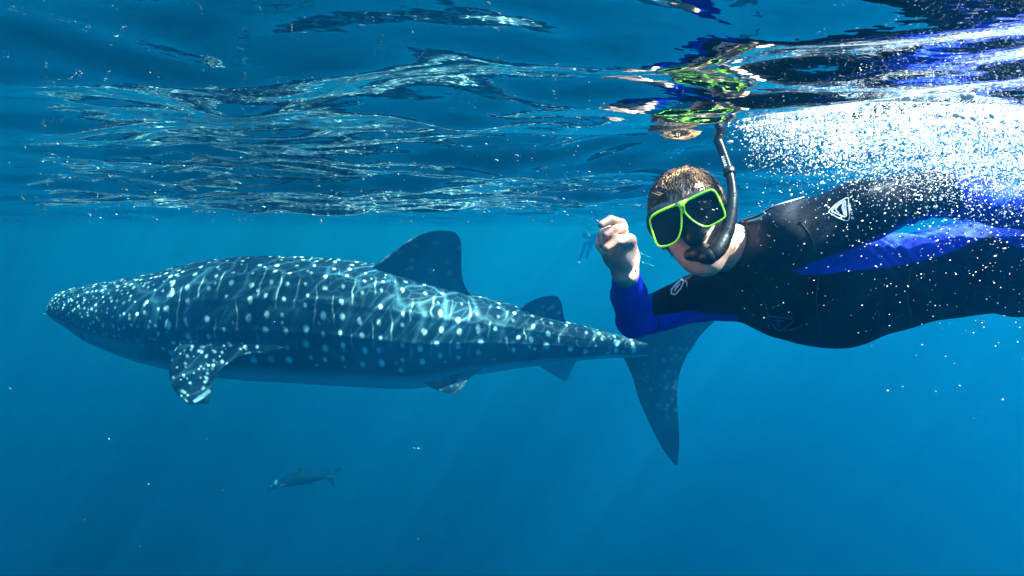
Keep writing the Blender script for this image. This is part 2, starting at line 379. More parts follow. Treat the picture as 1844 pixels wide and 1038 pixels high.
# ------------------------------------------------------------------ signed distance modelling
class Field:
    """a block of space sampled every h metres; smooth unions of rounded limbs are carved out of it"""
    def __init__(s, lo, hi, h):
        s.h = h; s.lo = np.asarray(lo, np.float32)
        n = np.ceil((np.asarray(hi) - s.lo) / h).astype(int) + 1
        s.n = n; s.f = np.full(n, 9.0, np.float32)
    def _win(s, c0, c1):
        i0 = np.clip(np.floor((np.asarray(c0) - s.lo) / s.h).astype(int), 0, s.n); i1 = np.clip(np.ceil((np.asarray(c1) - s.lo) / s.h).astype(int) + 1, 0, s.n)
        sl = tuple(slice(a, b) for a, b in zip(i0, i1))
        ax = [(s.lo[k] + np.arange(i0[k], i1[k]) * s.h).astype(np.float32) for k in range(3)]
        return sl, ax[0][:, None, None], ax[1][None, :, None], ax[2][None, None, :]
    def _merge(s, sl, d, k, cut=False):
        a = s.f[sl]
        if a.size == 0: return
        if cut: a, d = -a, d                     # smooth subtraction: max(f, -d)
        if k > 0:
            hh = np.maximum(k - np.abs(a - d), 0) / k
            r = np.minimum(a, d) - hh * hh * k * .25
        else: r = np.minimum(a, d)
        s.f[sl] = -r if cut else r
    def cone(s, a, b, ra, rb, k=.02, cut=False):
        a = np.asarray(a, np.float32); b = np.asarray(b, np.float32); m = max(ra, rb) + .06
        sl, x, y, z = s._win(np.minimum(a, b) - m, np.maximum(a, b) + m)
        ab = b - a; L2 = float(ab @ ab) + 1e-9
        t = np.clip(((x - a[0]) * ab[0] + (y - a[1]) * ab[1] + (z - a[2]) * ab[2]) / L2, 0, 1)
        d = np.sqrt((x - a[0] - t * ab[0])**2 + (y - a[1] - t * ab[1])**2 + (z - a[2] - t * ab[2])**2) - (ra + (rb - ra) * t)
        s._merge(sl, d, k, cut)
    def chain(s, pts, rs, k=.02):
        for i in range(len(pts) - 1): s.cone(pts[i], pts[i + 1], rs[i], rs[i + 1], k)
    def ell(s, c, rad, M=None, k=.02, cut=False):
        c = np.asarray(c, np.float32); m = max(rad) + .06
        sl, x, y, z = s._win(c - m, c + m)
        M = np.eye(3) if M is None else np.asarray(M)        # rows = axes
        X, Y, Z = x - c[0], y - c[1], z - c[2]
        q = [M[i][0] * X + M[i][1] * Y + M[i][2] * Z for i in range(3)]
        k0 = np.sqrt(sum((q[i] / rad[i])**2 for i in range(3))); k1 = np.sqrt(sum((q[i] / rad[i]**2)**2 for i in range(3))) + 1e-6
        s._merge(sl, k0 * (k0 - 1) / k1, k, cut)
    def mesh(s):
        f = s.f; n = f.shape; ins = f < 0
        c8 = np.stack([ins[i:n[0] - 1 + i, j:n[1] - 1 + j, k:n[2] - 1 + k] for i in (0, 1) for j in (0, 1) for k in (0, 1)])
        cnt = c8.sum(0); act = (cnt > 0) & (cnt < 8); del c8
        idx = np.full(act.shape, -1, np.int64); cells = np.argwhere(act); idx[act] = np.arange(len(cells))
        acc = np.zeros((len(cells), 3)); num = np.zeros(len(cells))
        cor = [(i, j, k) for i in (0, 1) for j in (0, 1) for k in (0, 1)]
        val = {c: f[cells[:, 0] + c[0], cells[:, 1] + c[1], cells[:, 2] + c[2]] for c in cor}
        for c in cor:
            for ax in range(3):
                if c[ax]: continue
                e = list(c); e[ax] = 1; a, b = val[c], val[tuple(e)]
                x = (a < 0) != (b < 0); t = np.where(x, a / np.where(a == b, 1, a - b), 0)
                p = np.tile(np.array(c, float), (len(cells), 1)); p[:, ax] += t
                acc[x] += p[x]; num += x
        v = s.lo + (cells + acc / num[:, None]) * s.h
        faces = []
        for ax in range(3):
            o = [a for a in range(3) if a != ax]
            s0 = [slice(None)] * 3; s1 = [slice(None)] * 3; s0[ax] = slice(0, -1); s1[ax] = slice(1, None)
            x = ins[tuple(s0)] != ins[tuple(s1)]; e = np.argwhere(x)
            ok = (e[:, o[0]] > 0) & (e[:, o[1]] > 0) & (e[:, o[0]] < n[o[0]] - 1) & (e[:, o[1]] < n[o[1]] - 1); e = e[ok]
            def cell(d0, d1):
                q = e.copy(); q[:, o[0]] += d0; q[:, o[1]] += d1; return idx[q[:, 0], q[:, 1], q[:, 2]]
            q = np.stack([cell(-1, -1), cell(0, -1), cell(0, 0), cell(-1, 0)], -1)
            flip = ins[tuple(e.T)] ^ (ax == 1)
            q[~flip] = q[~flip][:, ::-1]
            faces.append(q)
        return v, np.concatenate(faces)
def relax(v, f, it=2, w=.5):
    e = np.concatenate([f[:, [0, 1]], f[:, [1, 2]], f[:, [2, 3]], f[:, [3, 0]]]); e = np.concatenate([e, e[:, ::-1]])
    deg = np.bincount(e[:, 0], minlength=len(v)).astype(float); deg[deg == 0] = 1
    for _ in range(it):
        v = v * (1 - w) + w * np.stack([np.bincount(e[:, 0], v[e[:, 1], k], minlength=len(v)) for k in range(3)], -1) / deg[:, None]
    return v
def to_px(v):
    d = np.asarray(v) - np.array(CAM); x = d @ np.array(_right); y = d @ np.array(_up); z = d @ np.array(_fwd)
    return 922 + FPX * x / z, 519 - FPX * y / z, z
def poly_sd(px, py, poly):
    """signed distance to a polygon, inside positive"""
    p = np.asarray(poly, float); best = np.full(px.shape, 1e9); ins = np.zeros(px.shape, bool)
    for a, b in zip(p, np.roll(p, -1, 0)):
        e = b - a; t = np.clip(((px - a[0]) * e[0] + (py - a[1]) * e[1]) / (e @ e + 1e-9), 0, 1)
        best = np.minimum(best, np.hypot(px - a[0] - t * e[0], py - a[1] - t * e[1]))
        c = (a[1] > py) != (b[1] > py); xi = a[0] + (py - a[1]) * e[0] / (e[1] if abs(e[1]) > 1e-9 else 1e-9)
        ins ^= c & (px < xi)
    return np.where(ins, best, -best)
def P(*q): return np.array(at(*q))
def tube_mesh(path, radii, n=12, cap=True, closed=False):
    p = np.asarray(path, float); m = len(p); radii = np.broadcast_to(radii, (m,)) if np.ndim(radii) < 2 else radii
    t = np.roll(p, -1, 0) - np.roll(p, 1, 0) if closed else np.gradient(p, axis=0)
    t /= np.linalg.norm(t, axis=1)[:, None]
    ref = np.array([0, 0, 1.0]) if abs(t[0][2]) < .9 else np.array([1.0, 0, 0])
    u = np.cross(t[0], ref); u /= np.linalg.norm(u); V = []
    for i in range(m):
        u = u - t[i] * (u @ t[i]); u /= np.linalg.norm(u); w_ = np.cross(t[i], u)
        a = np.linspace(0, 2 * math.pi, n, endpoint=False)
        V.append(p[i] + radii[i] * (np.cos(a)[:, None] * u + np.sin(a)[:, None] * w_))
    V = np.concatenate(V); F = []
    for i in range(m if closed else m - 1):
        for j in range(n):
            i2 = (i + 1) % m; F.append((i * n + j, i * n + (j + 1) % n, i2 * n + (j + 1) % n, i2 * n + j))
    if cap and not closed: F += [tuple(range(n))[::-1], tuple((m - 1) * n + j for j in range(n))]
    return [tuple(q) for q in V], F
def spline(pts, n):
    p = np.asarray(pts, float); d = np.r_[0, np.cumsum(np.linalg.norm(np.diff(p, axis=0), axis=1))]
    t = np.linspace(0, d[-1], n); return np.stack([smooth_interp(d, p[:, k], t) for k in range(3)], -1)

# ------------------------------------------------------------------ materials of the swimmer
def mat_skin():
    m, n, l, b = new_mat('skin')
    tc = n.new('ShaderNodeTexCoord'); no = n.new('ShaderNodeTexNoise'); no.inputs['Scale'].default_value = 38; no.inputs['Detail'].default_value = 5
    l.new(tc.outputs['Object'], no.inputs['Vector'])
    cr = n.new('ShaderNodeValToRGB'); e = cr.color_ramp.elements
    e[0].position = .3; e[0].color = (.50, .25, .17, 1); e[1].position = .7; e[1].color = (.64, .40, .30, 1)
    l.new(no.outputs['Fac'], cr.inputs[0]); l.new(cr.outputs[0], b.inputs['Base Color'])
    b.inputs['Roughness'].default_value = .45; b.inputs['Subsurface Weight'].default_value = .0
    bp = n.new('ShaderNodeBump'); bp.inputs['Strength'].default_value = .15; bp.inputs['Distance'].default_value = .003
    n2 = n.new('ShaderNodeTexNoise'); n2.inputs['Scale'].default_value = 260; l.new(tc.outputs['Object'], n2.inputs['Vector'])
    l.new(n2.outputs['Fac'], bp.inputs['Height']); l.new(bp.outputs[0], b.inputs['Normal'])
    return m
def mat_neoprene():
    m, n, l, b = new_mat('neoprene')
    a = n.new('ShaderNodeAttribute'); a.attribute_name = 'panel'
    mr = n.new('ShaderNodeMapRange'); mr.inputs['From Min'].default_value = -.0012; mr.inputs['From Max'].default_value = .0012; mr.clamp = True
    l.new(a.outputs['Fac'], mr.inputs['Value'])
    mx = n.new('ShaderNodeMix'); mx.data_type = 'RGBA'; mx.inputs['A'].default_value = (.0035, .004, .006, 1); mx.inputs['B'].default_value = (.006, .022, .42, 1)
    l.new(mr.outputs[0], mx.inputs['Factor'])
    tc = n.new('ShaderNodeTexCoord'); no = n.new('ShaderNodeTexNoise'); no.inputs['Scale'].default_value = 11; no.inputs['Detail'].default_value = 4
    l.new(tc.outputs['Object'], no.inputs['Vector'])
    mv = n.new('ShaderNodeMapRange'); mv.inputs['To Min'].default_value = .6; mv.inputs['To Max'].default_value = 1.4; l.new(no.outputs['Fac'], mv.inputs['Value'])
    mm = n.new('ShaderNodeMix'); mm.data_type = 'RGBA'; mm.blend_type = 'MULTIPLY'; mm.inputs['Factor'].default_value = 1
    l.new(mx.outputs['Result'], mm.inputs['A']); l.new(mv.outputs[0], mm.inputs['B']); l.new(mm.outputs['Result'], b.inputs['Base Color'])
    b.inputs['Roughness'].default_value = .6; b.inputs['Specular IOR Level'].default_value = .05
    n2 = n.new('ShaderNodeTexNoise'); n2.inputs['Scale'].default_value = 420; l.new(tc.outputs['Object'], n2.inputs['Vector'])
    bp = n.new('ShaderNodeBump'); bp.inputs['Strength'].default_value = .25; bp.inputs['Distance'].default_value = .002
    l.new(n2.outputs['Fac'], bp.inputs['Height']); l.new(bp.outputs[0], b.inputs['Normal'])
    return m
SKIN = mat_skin(); SUIT = mat_neoprene()
RUBBER = simple('black_rubber', (.010, .010, .011), .42, .3)
GREEN = simple('lime_plastic', (.26, .86, .015), .32, .5)
WHITE_PRINT = simple('white_print', (.78, .80, .82), .5, .3)
BLUE_PRINT = simple('faded_blue_print', (.05, .11, .26), .5, .3)
def mat_lens():
    m, n, l, b = new_mat('tinted_glass')
    b.inputs['Base Color'].default_value = (.006, .007, .008, 1); b.inputs['Roughness'].default_value = .06; b.inputs['Specular IOR Level'].default_value = .22
    b.inputs['Alpha'].default_value = 1.0
    return m
LENS = mat_lens()
def mat_hair():
    m, n, l, b = new_mat('brown_hair')
    tc = n.new('ShaderNodeTexCoord'); no = n.new('ShaderNodeTexNoise'); no.inputs['Scale'].default_value = 45
    l.new(tc.outputs['Object'], no.inputs['Vector'])
    cr = n.new('ShaderNodeValToRGB'); e = cr.color_ramp.elements
    e[0].position = .35; e[0].color = (.085, .040, .015, 1); e[1].position = .75; e[1].color = (.30, .16, .07, 1)
    l.new(no.outputs['Fac'], cr.inputs[0]); l.new(cr.outputs[0], b.inputs['Base Color']); b.inputs['Roughness'].default_value = .55; b.inputs['Specular IOR Level'].default_value = .2
    return m
HAIR = mat_hair()

# ------------------------------------------------------------------ the snorkeller
def build_person():
    rng = np.random.RandomState(5)
    base = at(1500, 500, 1.7)
    root = empty('person', base)
    def part(name, v, f, m, parent=root, smooth=True):
        o = mesh_obj(name, v, f, m, smooth=smooth); o.parent = parent
        if parent is root: o.matrix_parent_inverse = Matrix.Translation(-base)
        return o
    tag(root, 'snorkeller in a black and blue wetsuit and lime framed mask, raising one bare hand', 'person')
    # ---- head frame: x = towards viewer's right, y = into the head, z = crown
    H = P(1247, 403, 1.60)
    Mh = (Matrix.Rotation(R(-19), 3, 'Y') @ Matrix.Rotation(R(-10), 3, 'Z') @ Matrix.Rotation(R(-4), 3, 'X'))
    Mn = np.array(Mh)
    def hp(x, y, z): return H + Mn @ np.array([x, y, z])
    Mr = Mn.T                                                       # rows = axes
    # ---- joints
    # right arm (low, far) and hand
    rs, rm, re = P(1368, 537, 1.80), P(1258, 536, 1.74), P(1142, 576, 1.67)
    rf, rw = P(1131, 532, 1.57), P(1126, 493, 1.47)
    # left arm (high, near)
    ls, lm, le = P(1428, 428, 1.535), P(1552, 381, 1.51), P(1692, 345, 1.50)
    lf, lw = P(1800, 370, 1.545), P(1905, 396, 1.56)
    # ---- bare body: head, neck, hands, the core under the suit
    B = Field(P(1060, 560, 1.45) + [-.02, -.25, -.1], P(1480, 380, 1.75) + [.0, .16, .22], .0025)
    B.ell(hp(0, .014, .036), (.074, .092, .083), Mr, 0)
    B.ell(hp(0, -.020, -.030), (.063, .068, .072), Mr, .035)
    B.ell(hp(0, -.045, -.070), (.046, .042, .044), Mr, .03)
    B.ell(hp(0, -.072, -.096), (.021, .017, .016), Mr, .025)         # chin
    for sx in (-1, 1):
        B.ell(hp(.040 * sx, -.058, -.026), (.024, .022, .020), Mr, .02)   # cheek
        B.ell(hp(.033 * sx, -.074, .010), (.015, .010, .010), Mr, .008, cut=True)   # eye socket
        B.ell(hp(.033 * sx, -.068, .010), (.012, .012, .011), Mr, .004)   # eyeball under its lid
        B.ell(hp(.030 * sx, -.078, .028), (.024, .008, .006), Mr, .012)   # brow
        B.ell(hp(.075 * sx, .014, -.006), (.008, .020, .032), Mr, .008)   # ear
        B.ell(hp(.081 * sx, .010, -.004), (.006, .009, .017), Mr, .004, cut=True)
    B.cone(hp(0, -.080, .018), hp(0, -.104, -.020), .008, .012, .014)     # nose
    B.ell(hp(0, -.100, -.024), (.017, .012, .010), Mr, .010)
    for sx in (-1, 1): B.ell(hp(.007 * sx, -.108, -.031), (.0045, .005, .004), Mr, .003, cut=True)
    B.cone(hp(-.020, -.079, -.057), hp(.020, -.079, -.057), .0055, .0055, .006)   # lips
    B.cone(hp(-.017, -.078, -.067), hp(.017, -.078, -.067), .0065, .0065, .006)
    B.cone(hp(-.019, -.086, -.0617), hp(.019, -.086, -.0617), .0018, .0018, .002, cut=True)
    B.chain([hp(0, .020, -.050), P(1318, 448, 1.635), P(1400, 482, 1.67)], [.056, .050, .05], .02)
    B.chain([rs, rm, re, rf, rw], [.050, .044, .034, .031, .0235], .02)
    B.chain([P(1400, 482, 1.67), P(1470, 500, 1.68)], [.07, .08], .03)
    B.cone(P(1400, 500, 1.70), rs, .055, .046, .03)
    B.cone(P(1410, 470, 1.65), ls, .05, .045, .03)
    # hand: palm, curled fingers, thumb laid across
    B.chain([rw, P(1126, 470, 1.462), P(1124, 446, 1.458)], [.023, .0245, .020], .012)
    B.chain([rw, P(1110, 458, 1.466), P(1098, 440, 1.466)], [.021, .022, .016], .014)
    B.cone(P(1112, 450, 1.462), P(1110, 432, 1.462), .020, .014, .014)
    B.ell(P(1126, 459, 1.444), (.021, .017, .028), None, .012); B.ell(P(1101, 456, 1.455), (.017, .016, .026), None, .014)
    fingers = [([P(1125, 432, 1.458), P(1119, 403, 1.448), P(1100, 396, 1.420), P(1083, 405, 1.410)], [.0105, .0098, .0088, .0074]),
               ([P(1113, 430, 1.464), P(1122, 410, 1.444), P(1106, 414, 1.420), P(1091, 424, 1.412)], [.0105, .0095, .0085, .0072]),
               ([P(1101, 434, 1.468), P(1094, 412, 1.456), P(1083, 423, 1.434), P(1085, 439, 1.424)], [.0100, .0095, .0085, .0072]),
               ([P(1093, 446, 1.470), P(1081, 430, 1.460), P(1079, 443, 1.440), P(1086, 455, 1.432)], [.0090, .0082, .0074, .0064])]
    for pts, r in fingers: B.chain(pts, r, .0018)
    B.chain([P(1138, 462, 1.452), P(1134, 433, 1.430), P(1113, 433, 1.412), P(1092, 447, 1.406)], [.0150, .0120, .0105, .0082], .006)
    v, f = B.mesh(); v = relax(v, f, 1, .35)
    # left hand and feet, outside the picture, at the ends of the suit
    B2 = Field(lw + [-.06, -.14, -.14], lw + [.3, .16, .14], .004)
    B2.chain([lw, lw + [.05, .012, -.02], lw + [.10, .02, -.035]], [.023, .026, .030], .015)
    for q in range(4):
        a = lw + [.10, .02, -.035] + np.array([0, .019, .006]) * (q - 1.5)
        B2.chain([a, a + [.035, .004, -.016], a + [.06, .006, -.034], a + [.075, .002, -.052]], [.010, .009, .008, .007], .004)
    B2.chain([lw + [.03, -.015, -.03], lw + [.06, -.03, -.06], lw + [.085, -.035, -.08]], [.014, .011, .008], .006)
    v2, f2 = B2.mesh()
    feet = [(np.array([2.08, 1.78, -.17]), np.array([2.30, 1.79, -.20])), (np.array([2.05, 1.98, -.26]), np.array([2.27, 1.99, -.29]))]
    part('body', v, f, SKIN)
    part('hand', v2, f2, SKIN)
    for a, b in feet:                                             # long fins on the feet, beyond the picture
        F_ = Field(np.minimum(a, b) - [.1, .16, .12], b + [.62, .16, .14], .008)
        F_.cone(a - [.02, 0, 0], a + (b - a) * .8, .048, .042, 0)
        bl = b + [.24, 0, -.02]; F_.ell(bl, (.32, .095, .012), None, .03)
        F_.cone(b + [-.1, .08, -.01], b + [.4, .09, -.03], .014, .007, .01); F_.cone(b + [-.1, -.08, -.01], b + [.4, -.09, -.03], .014, .007, .01)
        v_, f_ = F_.mesh(); part('swim_fin', v_, f_, RUBBER)
    # ---- wetsuit
    S = Field([.14, 1.18, -.56], [2.15, 2.20, .06], .0055)
    ax = [(1338, 470, 1.665), (1380, 496, 1.672), (1440, 512, 1.682), (1530, 526, 1.70), (1610, 514, 1.715), (1700, 492, 1.73), (1790, 474, 1.75), (1890, 462, 1.775)]
    ctr = np.array([P(*q) for q in ax]); hl = [.085, .150, .170, .160, .145, .146, .160, .165]; hf = [.062, .098, .118, .118, .104, .098, .108, .110]
    xs = ctr[:, 0]
    PHI = R(33); Lv = np.array([0, -math.cos(PHI), math.sin(PHI)]); Fv = np.array([0, -math.sin(PHI), -math.cos(PHI)])
    sl, x, y, z = S._win([xs[0] - .12, 1.3, -.56], [xs[-1] + .08, 2.2, .06])
    xf = x[:, 0, 0]; xc = np.clip(xf, xs[0], xs[-1])
    cy_, cz_ = smooth_interp(xs, ctr[:, 1], xc), smooth_interp(xs, ctr[:, 2], xc)
    a_, b_ = smooth_interp(xs, hl, xc), smooth_interp(xs, hf, xc)
    e = lambda q: q[:, None, None]
    ly = (y - e(cy_)) * Lv[1] + (z - e(cz_)) * Lv[2]; fy = (y - e(cy_)) * Fv[1] + (z - e(cz_)) * Fv[2]
    k0 = (np.abs(ly / e(a_))**2.3 + np.abs(fy / e(b_))**2.3)**(1 / 2.3)
    over = np.maximum(0, np.maximum(xs[0] - xf, xf - xs[-1]))
    d = np.sqrt(((np.maximum(k0 - 1, 0)) * e(b_))**2 + e(over)**2) + np.minimum(k0 - 1, 0) * e(b_)
    d = np.where(e(over) > 0, np.maximum(d, e(over)), d)
    S._merge(sl, d.astype(np.float32), 0)
    S.chain([P(1285, 440, 1.630), P(1318, 450, 1.638), P(1350, 463, 1.655), P(1400, 484, 1.67)], [.060, .0600, .069, .088], .03)
    S.cone(P(1395, 506, 1.70), rs, .085, .064, .05)
    S.chain([rs, rm, re], [.062, .054, .0415], .022)
    S.chain([re, rf, rw], [.0415, .038, .0285], .012)
    S.cone(P(1400, 470, 1.62), ls, .080, .066, .05)
    S.chain([ls, lm, le], [.066, .060, .046], .03)
    S.chain([le, lf, lw], [.046, .044, .030], .02)
    hipc = P(1890, 462, 1.775)
    for sgn, (a, b) in zip((1, -1), feet):
        h0 = hipc + Lv * .085 * sgn + np.array([-.02, 0, 0]); kn = (h0 + a) / 2 + np.array([.0, 0, -.05])
        S.chain([h0, kn, a], [.098, .064, .046], .05)
    # folds of the neoprene at armpit, elbow and waist
    gx, gy, gz = np.meshgrid(*[S.lo[k] + np.arange(S.n[k]) * S.h for k in range(3)], indexing='ij', sparse=True)
    near = lambda p, s_: np.exp(-((gx - p[0])**2 + (gy - p[1])**2 + (gz - p[2])**2) / (2 * s_ * s_))
    fold = .0040 * near(P(1610, 445, 1.62), .085) * np.sin((gx * 1.0 + gz * .75 + .2 * gy) * 150 + 3 * np.sin(gx * 38 + gz * 30))
    fold = fold + .0022 * near(re, .055) * np.sin((gx * .9 + gz * 1.1) * 210 + 2 * np.sin(gz * 60))
    fold = fold + .0032 * near(le, .09) * np.sin((gx * 1.1 - gz * .4) * 190 + 2 * np.sin(gz * 50))
    fold = fold + .0022 * near(P(1372, 470, 1.58), .07) * np.sin((gx * 1.0 - gz * .5) * 200)
    fold = fold + .0020 * np.sin(gx * 31 + 2 * np.sin(gz * 17)) * np.sin(gz * 27 + gy * 22)
    S.f += fold.astype(np.float32)
    # collar and cuffs: cut planes
    def cut(p, nrm, rad):
        nrm = np.asarray(nrm, float) / np.linalg.norm(nrm); m = rad + .02
        sl, x, y, z = S._win(p - m, p + m)
        dd = (x - p[0]) * nrm[0] + (y - p[1]) * nrm[1] + (z - p[2]) * nrm[2]
        rr_ = np.sqrt((x - p[0])**2 + (y - p[1])**2 + (z - p[2])**2)
        S.f[sl] = np.where(rr_ < rad, np.maximum(S.f[sl], dd), S.f[sl])
    cut(P(1316, 447, 1.635), P(1290, 438, 1.63) - P(1345, 460, 1.65), .105)
    cut(rw + (rf - rw) * .06, rw - rf, .075)
    cut(lw, lw - lf, .07)
    v, f = S.mesh(); v = relax(v, f, 2, .45)
    suit = part('wetsuit', v, f, SUIT)
    # coloured panels: a signed distance per vertex that the material thresholds
    px, py, dep = to_px(v)
    mm = .00125
    flank = poly_sd(px, py, [(1424, 490), (1462, 474), (1520, 452), (1560, 436), (1640, 392), (1700, 374), (1844, 366), (2050, 366), (2050, 424), (1844, 420), (1795, 418), (1750, 438), (1700, 459), (1650, 473), (1590, 483), (1530, 488), (1480, 494), (1445, 495)]) * mm
    flank = np.minimum(np.minimum(flank, (1.80 - dep) * .5), (dep - 1.47) * .5)
    def along(a, b):
        t = ((v - a) @ (b - a)) / ((b - a) @ (b - a)); return t, np.linalg.norm(v - a - np.clip(t, 0, 1)[:, None] * (b - a), axis=1)
    t1, d1 = along(re, rw); t0, d0 = along(rs, re)
    fore = np.where((d1 < .075) & (px < 1175), np.minimum((t1 + .16) * .22, .02), -.05)
    c0 = rs + np.clip(t0, 0, 1)[:, None] * (re - rs)
    under = np.where((d0 < .09) & (px < 1330) & (px > 1120), -(v[:, 2] - c0[:, 2]) + .004 + .015 * np.clip(t0 - .5, 0, 1) - .03 * np.clip((px - 1245) / 85, 0, 1), -.05)
    t2, d2 = along(le, lw)
    lfore = np.where(d2 < .08, np.minimum(t2 * .36 - .004 + (v[:, 2] - le[2]) * .8, .02), -.05)
    panel = np.maximum.reduce([flank, fore, under, lfore])
    at_ = suit.data.attributes.new('panel', 'FLOAT', 'POINT'); at_.data.foreach_set('value', panel.astype(np.float32))
    # ---- hair: cap plus strands
    Hf = Field(H - .16, H + .16, .0035)
    Hf.ell(hp(0, .020, .040), (.0785, .093, .0845), Mr, 0)
    Hf.ell(hp(0, .05, -.02), (.066, .060, .060), Mr, .03)
    def hcut(p, nrm):
        p = hp(*p); nrm = Mn @ np.asarray(nrm, float); nrm /= np.linalg.norm(nrm)
        sl, x, y, z = Hf._win(H - .2, H + .2)
        dd = (x - p[0]) * nrm[0] + (y - p[1]) * nrm[1] + (z - p[2]) * nrm[2]
        Hf.f[sl] = np.maximum(Hf.f[sl], dd)
    hcut((0, -.062, .071), (-.30, -1, -.62)); hcut((0, .02, -.065), (0, -.2, -1))
    for sx in (-1, 1): Hf.ell(hp(.085 * sx, -.005, -.03), (.03, .034, .05), Mr, .01, cut=True)
    hv, hfc = Hf.mesh(); hv = relax(hv, hfc, 1, .4)
    # strands follow the cap, combed back and outward
    nrm = np.zeros_like(hv); fn = np.cross(hv[hfc[:, 1]] - hv[hfc[:, 0]], hv[hfc[:, 2]] - hv[hfc[:, 0]])
    for k in range(4): np.add.at(nrm, hfc[:, k], fn)
    nrm /= np.linalg.norm(nrm, axis=1)[:, None] + 1e-9
    loc = (hv - H) @ Mn
    outer = (np.linalg.norm((loc - [0, .02, .03]) / [.07, .085, .08], axis=1) > 1.0) & (((hv - hp(0, .02, .03)) * nrm).sum(1) > 0)
    pick = rng.choice(np.where(outer)[0], 5200)
    sv, sf = [], []
    for i in pick:
        p = hv[i] - nrm[i] * .003; n_ = nrm[i]
        crown = hp(.01, .05, .115); g = p - crown; g = g - n_ * (g @ n_); g /= np.linalg.norm(g) + 1e-9
        g = g + rng.normal(0, .2, 3); g = g - n_ * (g @ n_); g /= np.linalg.norm(g) + 1e-9
        L = rng.uniform(.020, .042); sd = np.cross(n_, g) * rng.uniform(.0006, .0011); b0 = len(sv)
        lift = rng.uniform(.0005, .0030)
        q = [p, p + g * L * .5 + n_ * (lift + .002), p + g * L + n_ * (lift * 1.2 + .001)]
        sv += [q[0] - sd, q[0] + sd, q[0] + n_ * .001, q[1] - sd, q[1] + sd, q[1] + n_ * .0012, q[2]]
        sf += [(b0, b0 + 1, b0 + 4, b0 + 3), (b0 + 1, b0 + 2, b0 + 5, b0 + 4), (b0 + 2, b0, b0 + 3, b0 + 5), (b0 + 3, b0 + 4, b0 + 6), (b0 + 4, b0 + 5, b0 + 6), (b0 + 5, b0 + 3, b0 + 6)]
    av = [tuple(q) for q in hv] + [tuple(q) for q in sv]; af = [tuple(q) for q in hfc] + [tuple(np.array(q) + len(hv)) for q in sf]
    part('hair', av, af, HAIR)
    # ---- dive mask
    MC = (1236, 388)
    def mp(px_, py_, out=0.0):
        dx = (px_ - MC[0]) * .00113
        return P(px_, py_, 1.482 - math.tan(R(9)) * dx + 1.6 * dx * dx - out)
    lensL = [(1169, 391), (1218, 369.5), (1225, 372), (1227, 390), (1226, 414), (1219, 434), (1203, 442.5), (1188, 444), (1182, 438), (1174, 412)]
    lensR = [(1229, 366.5), (1274, 345), (1287, 343), (1306, 386), (1303, 394), (1274, 410), (1258, 404), (1244, 394), (1233, 382)]
    def rounded(poly, n=90):
        p = np.array(poly, float)
        for cut_ in (.22, .25, .25):                                # corner cutting keeps the sides straight
            nx_ = np.roll(p, -1, 0); p = np.stack([p * (1 - cut_) + nx_ * cut_, p * cut_ + nx_ * (1 - cut_)], 1).reshape(-1, 2)
        q = np.concatenate([p, p[:1]]); d = np.r_[0, np.cumsum(np.hypot(*np.diff(q, axis=0).T))]; t = np.linspace(0, d[-1], n, endpoint=False)
        return np.stack([np.interp(t, d, q[:, k]) for k in (0, 1)], -1)
    fr_v, fr_f = [], []
    mask = part('dive_mask', *(lambda q: (q[0], q[1]))(skirt_mesh(hp, mp, Mn)), RUBBER)
    for poly, big in ((lensL, 0), (lensR, 1)):
        o2 = rounded(poly); c2 = o2.mean(0); n = len(o2)
        tang = np.roll(o2, -1, 0) - np.roll(o2, 1, 0); nr = np.stack([tang[:, 1], -tang[:, 0]], -1); nr /= np.linalg.norm(nr, axis=1)[:, None]
        if ((o2 - c2) * nr).sum() < 0: nr = -nr
        topw = np.clip(-nr[:, 1], 0, 1)                           # upper rim is wider
        prof = [(-.9, -.002), (-1.1, .002), (-.5, .0050), (.9, .0058), (2.1, .0045), (2.5, .001), (2.4, -.006), (-.7, -.006)]
        b0 = len(fr_v)
        for i in range(n):
            for (w_, o_) in prof:
                ww = w_ * (1 + .55 * topw[i]) if w_ > 0 else w_
                q = o2[i] + nr[i] * ww; fr_v.append(tuple(mp(q[0], q[1], o_)))
        m_ = len(prof)
        for i in range(n):
            for j in range(m_): fr_f.append((b0 + i * m_ + j, b0 + i * m_ + (j + 1) % m_, b0 + ((i + 1) % n) * m_ + (j + 1) % m_, b0 + ((i + 1) % n) * m_ + j))
        ring = [tuple(mp(*q, .0010)) for q in o2 + nr * .5]; back = [tuple(mp(*q, -.0030)) for q in o2 + nr * .5]
        lv = ring + back; lf_ = [tuple(range(n)), tuple(range(2 * n - 1, n - 1, -1))] + [(i, n + i, n + (i + 1) % n, (i + 1) % n) for i in range(n)]
        part('lens', lv, lf_, LENS, mask, smooth=False)
    # nose bridge of the frame
    br = [(1214, 368.5), (1224, 363.5), (1236, 358.5), (1240, 359.5), (1233, 368), (1234, 381), (1231, 386), (1227, 385.5), (1223.5, 374)]
    b0 = len(fr_v); nb = len(br)
    fr_v += [tuple(mp(x_, y_, .0062)) for x_, y_ in br] + [tuple(mp(x_, y_, -.004)) for x_, y_ in br]
    fr_f += [tuple(range(b0, b0 + nb)), tuple(range(b0 + 2 * nb - 1, b0 + nb - 1, -1))] + [(b0 + i, b0 + nb + i, b0 + nb + (i + 1) % nb, b0 + (i + 1) % nb) for i in range(nb)]
    part('mask_frame', fr_v, fr_f, GREEN, mask)
    # strap round the head with a buckle on each side
    sv, sf = [], []; n = 60
    a0, a1 = R(-52), R(232)
